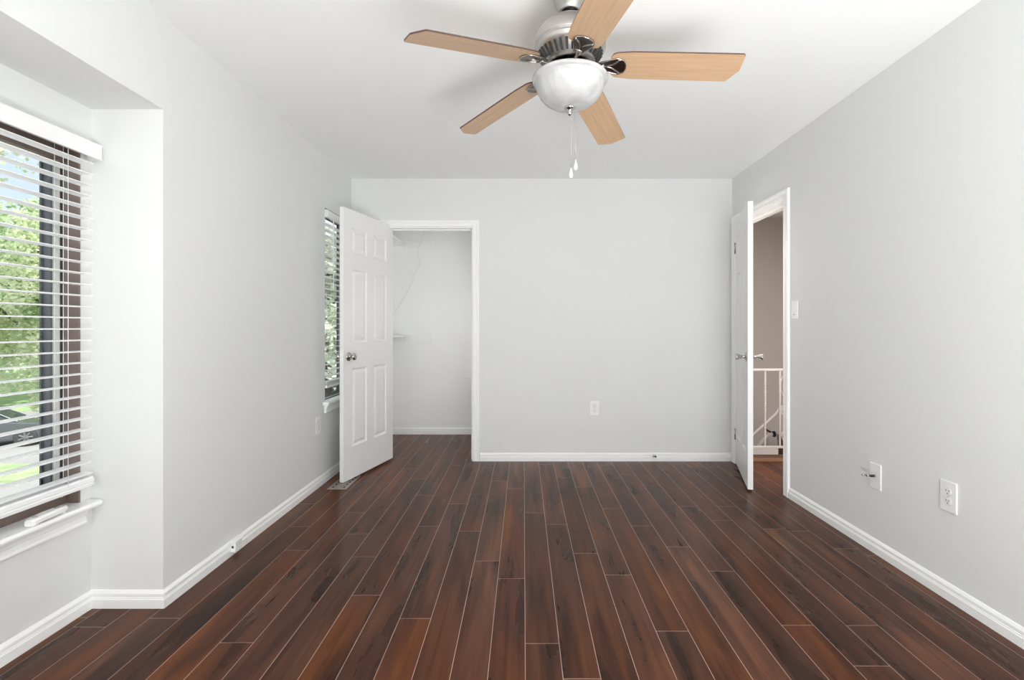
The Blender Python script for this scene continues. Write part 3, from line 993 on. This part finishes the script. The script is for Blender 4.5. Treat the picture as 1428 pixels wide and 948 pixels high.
MB().box(-0.05, 0.05, -0.145, 0.145, 0.0003, 0.0012).build('duct', M['dark'], rg)

# white gadget lying on the bay sill
gd = thing('window_remote', 'white plastic handheld remote with grey buttons lying on the bay sill', 'remote control', (-1.752, 1.822, 0.440), math.radians(4))
prof = [(-0.078, 0.013), (-0.070, 0.019), (-0.045, 0.022), (0.0, 0.023), (0.045, 0.020), (0.070, 0.014), (0.078, 0.008)]
mb = MB()
rings = []
for yy, hw in prof:
    zt = 0.030 - 0.6 * abs(yy - 0.0) ** 2 * 1.2
    zb = 0.003 + (0.004 if yy > -0.05 else 0.0)
    rings.append([(-hw, yy, zb + 0.004), (-hw + 0.004, yy, zb), (hw - 0.004, yy, zb), (hw, yy, zb + 0.004), (hw, yy, zt - 0.006), (hw - 0.006, yy, zt), (-hw + 0.006, yy, zt), (-hw, yy, zt - 0.006)])
vv = [p for r_ in rings for p in r_]
ff = [tuple(range(8)), tuple(range(len(vv) - 1, len(vv) - 9, -1))]
for j in range(len(rings) - 1):
    for i in range(8):
        ff.append((j * 8 + i, j * 8 + (i + 1) % 8, j * 8 + 8 + (i + 1) % 8, j * 8 + 8 + i))
mb.add(vv, ff, 0)
mb.box(-0.014, 0.014, -0.070, -0.052, 0.0, 0.005)
mb.box(-0.010, 0.010, 0.052, 0.066, 0.0, 0.008)
mb.build('body', M['plastic'], gd, bevel=0.0015, merge=False)
for yy in (-0.052, 0.038):
    MB().lathe([(0.0085, 0.0), (0.0085, 0.0035), (0.006, 0.0045)], (0.0, yy, 0.0272), 'z', 18).build('button', M['greyplastic'], gd)

# ================================================================== CLOSET CONTENTS
sh = thing('closet_shelf', 'high white closet shelf with its front edge near the ceiling', 'shelf', (-1.50, KY, 2.03))
MB().box(0.0, 0.225, -0.95, -0.001, 0.0, 0.028).build('board', M['trim'], sh, bevel=0.001)
MB().box(0.0, 0.20, -0.018, -0.001, -0.06, 0.0).build('cleat', M['closet'], sh)
sh = thing('closet_shelf', 'lower white closet shelf about waist high on a small bracket', 'shelf', (-1.50, KY, 1.055))
MB().box(0.0, 0.270, -0.95, -0.001, 0.0, 0.018).build('board', M['closet'], sh, bevel=0.001)
MB().prism([(0.02, -0.09), (0.03, -0.09), (0.215, -0.045), (0.225, -0.03), (0.225, 0.0), (0.02, 0.0)], lambda p, q, t: (p, t, q), -0.075, -0.045).build('bracket', M['closet'], sh)
def cleat(label, x0, x1, z0, z1):
    tag(MB().box(x0, x1, KY - 0.009, KY + 0.001, z0, z1).build('wall_cleat', M['closet'], bevel=0.0015), label, 'cleat', 'painted cleats on the closet back wall')
cleat('upper left painted cleat on the closet back wall behind the cord', -1.499, -1.000, 1.992, 2.088)
cleat('upper right painted cleat on the closet back wall under the header', -0.66, -0.02, 2.000, 2.088)
cleat('middle left painted cleat on the closet back wall below lower shelf', -1.499, -0.985, 0.985, 1.090)
cleat('lower right painted cleat on the closet back wall near the jamb', -0.64, -0.02, 0.515, 0.610)
pts_px = [(597, 300), (593, 321), (589, 333), (584, 346), (583, 354), (586, 364), (585, 370), (579, 381), (575, 394), (566, 410), (556, 427), (548, 440), (538, 452)]
cp = []
for px, py in pts_px:
    dd = KY - 0.022
    cp.append(((px - 730) * dd / 690, dd, EYE + (457 - py) * dd / 690))
cp = [(cp[0][0] + 0.03, cp[0][1], CEIL)] + cp
# smooth the polyline
def catmull(P, n=6):
    out = []
    P = [Vector(p) for p in P]
    for i in range(len(P) - 1):
        p0, p1, p2, p3 = P[max(i - 1, 0)], P[i], P[i + 1], P[min(i + 2, len(P) - 1)]
        for k in range(n):
            t = k / n
            out.append(0.5 * ((2 * p1) + (p2 - p0) * t + (2 * p0 - 5 * p1 + 4 * p2 - p3) * t * t + (3 * p1 - p0 - 3 * p2 + p3) * t ** 3))
    out.append(P[-1])
    return out
tag(MB().tube(catmull(cp), 0.0035, 8).build('cord', M['cord']), 'thin white cord hanging crookedly down the closet back wall', 'cord')

# ================================================================== HALL
rl = thing('stair_railing', 'white wrought iron railing seen through the hall doorway', 'railing', (1.96, 4.30, FLOOR))
RY = 0.0
mb = MB().box(0.0, 1.24, -0.009, 0.009, 0.782, 0.800)
mb.build('top_rail', M['iron'], rl, bevel=0.002)
MB().box(0.0, 1.24, -0.009, 0.009, 0.110, 0.128).build('bottom_rail', M['iron'], rl, bevel=0.002)
def twist_bar(x, z0, z1, za, zb):
    mb = MB()
    n = 90
    rings = []
    hw = 0.006
    for i in range(n + 1):
        z = z0 + (z1 - z0) * i / n
        u = min(1, max(0, (z - za) / (zb - za)))
        a = u * 2 * PI * 5
        rings.append([(x + hw * (math.cos(a + q) * 1.41), hw * 1.41 * math.sin(a + q), z) for q in (PI / 4, 3 * PI / 4, 5 * PI / 4, 7 * PI / 4)])
    v = [p for r in rings for p in r]
    f = []
    for j in range(n):
        for c_ in range(4):
            f.append((j * 4 + c_, j * 4 + (c_ + 1) % 4, j * 4 + 4 + (c_ + 1) % 4, j * 4 + 4 + c_))
    return mb.add(v, f)
bx = [0.14, 0.268, 0.50, 0.628, 0.756, 0.988, 1.116]
for i, x in enumerate(bx):
    if i % 3 == 0:
        twist_bar(x, 0.12, 0.79, 0.19, 0.66).build('baluster', M['iron'], rl)
    else:
        MB().box(x - 0.0065, x + 0.0065, -0.0065, 0.0065, 0.12, 0.79).build('baluster', M['iron'], rl)
for x0, x1 in ((0.274, 0.494), (0.762, 0.982)):
    mb = MB()
    w2 = (x1 - x0) / 2
    xc = (x0 + x1) / 2
    for sg in (-1, 1):
        pts = []
        for i in range(25):                        # upper heart lobe
            t = PI * 1.15 * i / 24
            pts.append((xc - sg * (w2 * 0.5 - w2 * 0.5 * math.cos(t)) , 0, 0.655 + 0.10 * math.sin(t)))
        pts += [(xc - sg * w2 * 0.55, 0, 0.50), (xc, 0, 0.40)]
        mb.tube(catmull(pts, 2), 0.0045, 6)
        pts = []
        for i in range(33):                        # lower scroll
            t = 2 * PI * 1.3 * i / 32
            rr = w2 * 0.48 * (1 - 0.55 * i / 32)
            pts.append((xc - sg * (w2 * 0.5 - rr * math.cos(t + 0.6)), 0, 0.215 + rr * 1.25 * math.sin(t + 0.6)))
        mb.tube([(xc, 0, 0.40)] + pts, 0.0045, 6)
    mb.build('scroll_panel', M['iron'], rl, merge=False)
for x in (0.012, 1.228):
    MB().box(x - 0.011, x + 0.011, -0.011, 0.011, 0.0, 0.80).build('post', M['iron'], rl)

struct(MB().prism([(4.325, FLOOR - 0.03), (4.345, FLOOR - 0.028), (4.350, FLOOR - 0.012), (4.350, FLOOR + 0.036), (4.340, FLOOR + 0.044), (4.325, FLOOR + 0.040), (4.318, FLOOR + 0.020), (4.27, FLOOR + 0.003), (4.27, FLOOR + 0.001), (4.325, FLOOR + 0.001)], lambda p, q, t: (t, p, q), 1.975, 3.2).build('trim_5', M['nosing']), 'light brown wooden nosing at the edge of the hall floor', 'nosing')
struct(MB().box(XR + 0.16, 3.2, 5.796, 5.80, 0.365, 0.380).build('trim_6', M['hallwall']), 'beige moulding added to cast a shadow line across the stairwell wall', 'moulding')  # thin strip added so a shadow line falls on the wall

dS = 5.3
def hp(px, py, d=dS):
    return ((px - 730) * d / 690, d, EYE + (457 - py) * d / 690)
hr = thing('stair_handrail', 'white iron handrail sloping up to a curled end in the stairwell', 'handrail', hp(1050, 640))
o_ = Vector(hp(1050, 640))
pts = [Vector(hp(1020, 632)), Vector(hp(1050, 606)), Vector(hp(1083, 576)), Vector(hp(1086, 571))]
for i in range(22):
    t = PI - 2 * PI * 1.3 * i / 21
    rr = 7.5 * (1 - 0.6 * i / 21)
    pts.append(Vector(hp(1093 + rr * math.cos(t), 573 - rr * math.sin(t))))
MB().tube([p - o_ for p in pts], 0.013, 8).build('rail', M['iron'], hr)
hr = thing('stair_handrail', 'lower white handrail ending in a dark bracket in the stairwell', 'handrail', hp(1050, 660, 5.6))
o_ = Vector(hp(1050, 660, 5.6))
pts = [Vector(hp(1020, 652, 5.6)), Vector(hp(1050, 630, 5.6)), Vector(hp(1068, 609, 5.6)), Vector(hp(1077, 605, 5.6))]
MB().tube([p - o_ for p in catmull(pts, 5)], 0.020, 10).build('rail', M['iron'], hr)
q = Vector(hp(1079.5, 605, 5.6)) - o_
mb = MB().lathe([(0.02, -0.012), (0.034, -0.008), (0.034, 0.008), (0.02, 0.012)], (q.x, q.y, q.z), 'x', 16)
mb.tube([q, (q.x, q.y + 0.20, q.z + 0.01)], 0.012, 8)
mb.build('bracket', M['rubbershade'], hr)
ld = thing('stair_step', 'dark wooden stair step with a pale top at the doorway edge', 'stair', (3.08, 5.5, -2.6))
MB().box(-0.105, 0.118, -0.35, 0.28, 0.0, 2.50).build('riser', M['brownwood'], ld)
MB().box(-0.115, 0.118, -0.36, 0.28, 2.50, 2.53).build('tread', M['iron'], ld, bevel=0.006)
tag(MB().box(1.98, 2.575, 5.0, 5.03, -2.6, -0.075).build('stair_skirt', M['skirt']), 'pale stair skirt board just below the hall floor edge', 'skirt board')

# ================================================================== OUTSIDE
GZ = -3.2
M['pave'] = pm('pale_concrete', (0.36, 0.355, 0.35), 0.9, var=0.06, scale=0.6)
M['grass'] = pm('lawn_green', (0.36, 0.50, 0.24), 0.9, var=0.3, scale=1.6)
M['bark'] = pm('grey_bark', (0.16, 0.125, 0.10), 0.9, var=0.3, scale=6, bump=0.5, bscale=20)
M['carpaint'] = pm('dark_grey_car_paint', (0.10, 0.11, 0.12), 0.3, 0.3, var=0.04, coat=0.6)
M['carpale'] = pm('pale_silver_car_paint', (0.55, 0.57, 0.58), 0.3, 0.3, var=0.03, coat=0.6)
M['carglass'] = pm('dark_car_glass', (0.05, 0.06, 0.07), 0.08, 0.0, var=0.1)
M['tyre'] = pm('tyre_rubber', (0.05, 0.05, 0.05), 0.8, var=0.1)
def leaf_mat(name, c0, c1):
    m = bpy.data.materials.new(name)
    m.use_nodes = True
    n = m.node_tree
    n.nodes.clear()
    o = n.nodes.new('ShaderNodeOutputMaterial')
    t = n.nodes.new('ShaderNodeTexCoord')
    ns = n.nodes.new('ShaderNodeTexNoise')
    ns.inputs['Scale'].default_value = 1.3
    ns.inputs['Detail'].default_value = 5
    n.links.new(t.outputs['Object'], ns.inputs['Vector'])
    r = n.nodes.new('ShaderNodeValToRGB')
    r.color_ramp.elements[0].position = 0.35
    r.color_ramp.elements[0].color = c0 + (1,)
    r.color_ramp.elements[1].position = 0.65
    r.color_ramp.elements[1].color = c1 + (1,)
    n.links.new(ns.outputs['Fac'], r.inputs[0])
    d = n.nodes.new('ShaderNodeBsdfDiffuse')
    tr = n.nodes.new('ShaderNodeBsdfTranslucent')
    mx = n.nodes.new('ShaderNodeMixShader')
    mx.inputs[0].default_value = 0.45
    n.links.new(r.outputs[0], d.inputs[0])
    n.links.new(r.outputs[0], tr.inputs[0])
    n.links.new(d.outputs[0], mx.inputs[1])
    n.links.new(tr.outputs[0], mx.inputs[2])
    n.links.new(mx.outputs[0], o.inputs[0])
    return m
M['leafA'] = leaf_mat('bright_leaves', (0.44, 0.57, 0.31), (0.86, 0.89, 0.66))
M['leafC'] = leaf_mat('silvery_leaves', (0.50, 0.56, 0.44), (0.82, 0.84, 0.74))
M['leafB'] = leaf_mat('mid_leaves', (0.34, 0.48, 0.27), (0.66, 0.75, 0.48))

struct(MB().box(-70, -3.0, -30, 80, GZ - 0.2, GZ).build('ground', M['pave']), 'pale concrete street and parking outside the windows', 'ground')
tag(MB().box(-60, -26, 10, 70, GZ, GZ + 0.05).build('lawn', M['grass']), 'green lawn beyond the parked cars', 'lawn', kind='structure')
tag(MB().box(-16.6, -14.2, 13.9, 15.6, GZ, GZ + 0.06).build('lawn', M['grass']), 'small green lawn patch below the bay window', 'lawn', kind='structure')

def tree(label, base, height, crown_c, crown_r, nleaf, mat, seed, size=0.16, thick=1.0, group='trees outside the window'):
    rnd = random.Random(seed)
    r = thing('tree', label, 'tree', base, 0, group)
    cc = Vector(crown_c) - Vector(base)
    mb = MB()
    mb.tube([(0, 0, 0), (0.05, 0.03, height * 0.35), (cc.x * 0.6, cc.y * 0.6, height * 0.6), (cc.x, cc.y, cc.z + crown_r[2] * 0.4)], [0.20 * thick, 0.16 * thick, 0.12 * thick, 0.04 * thick], 10)
    clumps = []
    for i in range(26):
        while True:
            p = Vector((rnd.uniform(-1, 1), rnd.uniform(-1, 1), rnd.uniform(-1, 1)))
            if 0.25 < p.length < 1:
                break
        q = Vector((p.x * crown_r[0], p.y * crown_r[1], p.z * crown_r[2])) + cc
        clumps.append((q, rnd.uniform(0.28, 0.46)))
        if i < 12:
            st = Vector((cc.x * 0.6, cc.y * 0.6, height * 0.6))
            mid = st.lerp(q, 0.5) + Vector((rnd.uniform(-.2, .2), rnd.uniform(-.2, .2), 0.15))
            mb.tube([st, mid, q], [0.07 * thick, 0.045 * thick, 0.015 * thick], 6)
    mb.build('trunk', M['bark'], r, merge=False)
    V, F = [], []
    for i in range(nleaf):
        q, rad = rnd.choice(clumps)
        d = Vector((rnd.gauss(0, 1), rnd.gauss(0, 1), rnd.gauss(0, 1))).normalized() * (rnd.random() ** 0.4)
        c = q + Vector((d.x * rad * crown_r[0], d.y * rad * crown_r[1], d.z * rad * crown_r[2] * 0.9))
        a = Vector((rnd.gauss(0, 1), rnd.gauss(0, 1), rnd.gauss(0, 0.6))).normalized()
        b = a.orthogonal().normalized()
        b.rotate(Matrix.Rotation(rnd.uniform(0, 2 * PI), 3, a))
        s = size * rnd.uniform(0.6, 1.3)
        o = len(V)
        V += [c - a * s * 0.5, c + b * s * 0.28 - a * s * 0.05, c + a * s * 0.5, c - b * s * 0.28 - a * s * 0.05]
        F.append((o, o + 1, o + 2, o + 3))
    fm = MB().add(V, F)
    fo = fm.build('foliage', mat, r, fix=False)
    return r
tree('bright green leafy tree standing closest outside the bay window', (-9.6, 10.2, GZ), 6.4, (-9.5, 9.9, 1.6), (1.25, 1.25, 1.85), 20000, M['leafA'], 3, 0.095, 0.55)
tree('broad mid green tree beyond the parked cars', (-27, 28, GZ), 11, (-27, 28, 3.0), (5.5, 5.5, 5.2), 16000, M['leafB'], 8, 0.42)
tree('tall pale green tree beside the broad tree', (-40, 34.5, GZ), 12, (-40, 34.5, 4.0), (6.0, 6.0, 5.6), 14000, M['leafA'], 12, 0.46)
tree('tree with thin branches hanging high at the edge of the bay window', (-10.4, 5.2, GZ), 9.5, (-7.4, 6.3, 4.3), (1.3, 1.0, 1.5), 5200, M['leafA'], 21, 0.10, 0.4)
tree('pale leafy tree outside the narrow far window', (-9.5, 24, GZ), 8, (-9.5, 24, 1.5), (4.2, 4.2, 4.6), 17000, M['leafC'], 31, 0.42)

tree('rounded mid green tree straight out from the middle of the bay window', (-21, 9.0, GZ), 9, (-21, 9.0, 2.2), (3.6, 3.6, 4.0), 12000, M['leafB'], 41, 0.32)
tree('tall loose tree across the street from the near end of the bay', (-25, -2.0, GZ), 10, (-25, -2.0, 2.8), (4.2, 4.2, 4.4), 12000, M['leafA'], 43, 0.34)

def car(label, loc, rz, paint):
    r = thing('car', label, 'car', loc, rz, 'cars parked outside the bay window')
    L = 2.2
    low = [(-2.2, 0.30), (-2.22, 0.62), (-2.12, 0.84), (-1.6, 0.92), (-0.9, 0.96), (0.0, 0.96), (0.9, 0.94), (1.6, 0.84), (2.1, 0.70), (2.22, 0.52), (2.2, 0.30)]
    mb = MB()
    secs = [(-0.88, 0.96), (-0.84, 1.0), (0.84, 1.0), (0.88, 0.96)]
    rings = []
    for yy, sc in secs:
        rings.append([(x * (0.985 if sc < 1 else 1), yy, 0.30 + (z - 0.30) * sc) for x, z in low])
    n = len(low)
    v = [p for q in rings for p in q]
    f = [tuple(range(n)), tuple(range(4 * n - 1, 3 * n - 1, -1))]
    for j in range(3):
        for i in range(n):
            f.append((j * n + i, j * n + (i + 1) % n, (j + 1) * n + (i + 1) % n, (j + 1) * n + i))
    mb.add(v, f)
    mb.build('body', paint, r, bevel=0.03)
    cab = [(-1.75, 0.90), (-1.15, 1.40), (-0.5, 1.46), (0.35, 1.42), (1.15, 0.92)]
    v = []
    for yy, k in ((-0.82, 0.0), (-0.62, 1.0), (0.62, 1.0), (0.82, 0.0)):
        pass
    bot = [(-1.75, 0.90), (1.15, 0.92)]
    mb = MB()
    P = []
    for sg in (-1, 1):
        P.append([(x, sg * (0.82 - 0.36 * (z - 0.9)), z) for x, z in cab])
    m5 = len(cab)
    mb.add(P[0] + P[1], [tuple(range(m5)), tuple(range(2 * m5 - 1, m5 - 1, -1))] + [(i, (i + 1) % m5, (i + 1) % m5 + m5, i + m5) for i in range(m5)])
    mb.build('cabin', M['carglass'], r, bevel=0.02)
    mb = MB()
    rf = [(-1.12, 1.40), (-0.5, 1.475), (0.35, 1.435), (0.33, 1.40), (-0.5, 1.44)]
    mb.prism(rf, lambda p, q, t: (p, t, q), -0.66, 0.66)
    for sg in (-1, 1):
        for a, b_ in ((0, 1), (3, 4)):
            (xa, za), (xb, zb) = cab[a], cab[b_]
            mb.tube([(xa, sg * (0.83 - 0.36 * (za - 0.9)), za), (xb, sg * (0.83 - 0.36 * (zb - 0.9)), zb)], 0.04, 6)
        mb.tube([(-0.35, sg * 0.83, 0.92), (-0.4, sg * 0.66, 1.43)], 0.04, 6)
    mb.build('roof', paint, r, merge=False)
    for x in (-1.36, 1.36):
        for sg in (-1, 1):
            w = MB().lathe([(0.20, -0.11), (0.31, -0.11), (0.335, -0.08), (0.335, 0.08), (0.31, 0.11), (0.20, 0.11)], (x, sg * 0.80, 0.335), 'y', 28)
            wo_ = w.build('wheel', M['tyre'], r)
            rm = MB().lathe([(0.21, -0.112), (0.19, -0.10), (0.19, 0.10), (0.21, 0.112)], (x, sg * 0.80, 0.335), 'y', 24, cap=False)
            for q in range(7):
                t = 2 * PI * q / 7
                rm.tube([(x, sg * 0.915, 0.335), (x + 0.19 * math.cos(t), sg * 0.905, 0.335 + 0.19 * math.sin(t))], 0.042, 6)
            rm.build('rim', M['sash'], wo_, merge=False)
    for sg in (-1, 1):
        MB().box(2.08, 2.2, sg * 0.62 - 0.17, sg * 0.62 + 0.17, 0.58, 0.70).build('headlight', M['glass'] if False else M['plastic'], r, bevel=0.02)
        MB().box(-2.235, -2.15, sg * 0.66 - 0.15, sg * 0.66 + 0.15, 0.66, 0.80).build('tail_light', M['bladeedge'], r, bevel=0.02)
    return r
car('dark grey parked car closest to the bay window', (-19.86, 17.99, GZ), math.radians(38), M['carpaint'])
car('pale silver car parked behind the dark grey car', (-27.0, 22.0, GZ), math.radians(38), M['carpale'])
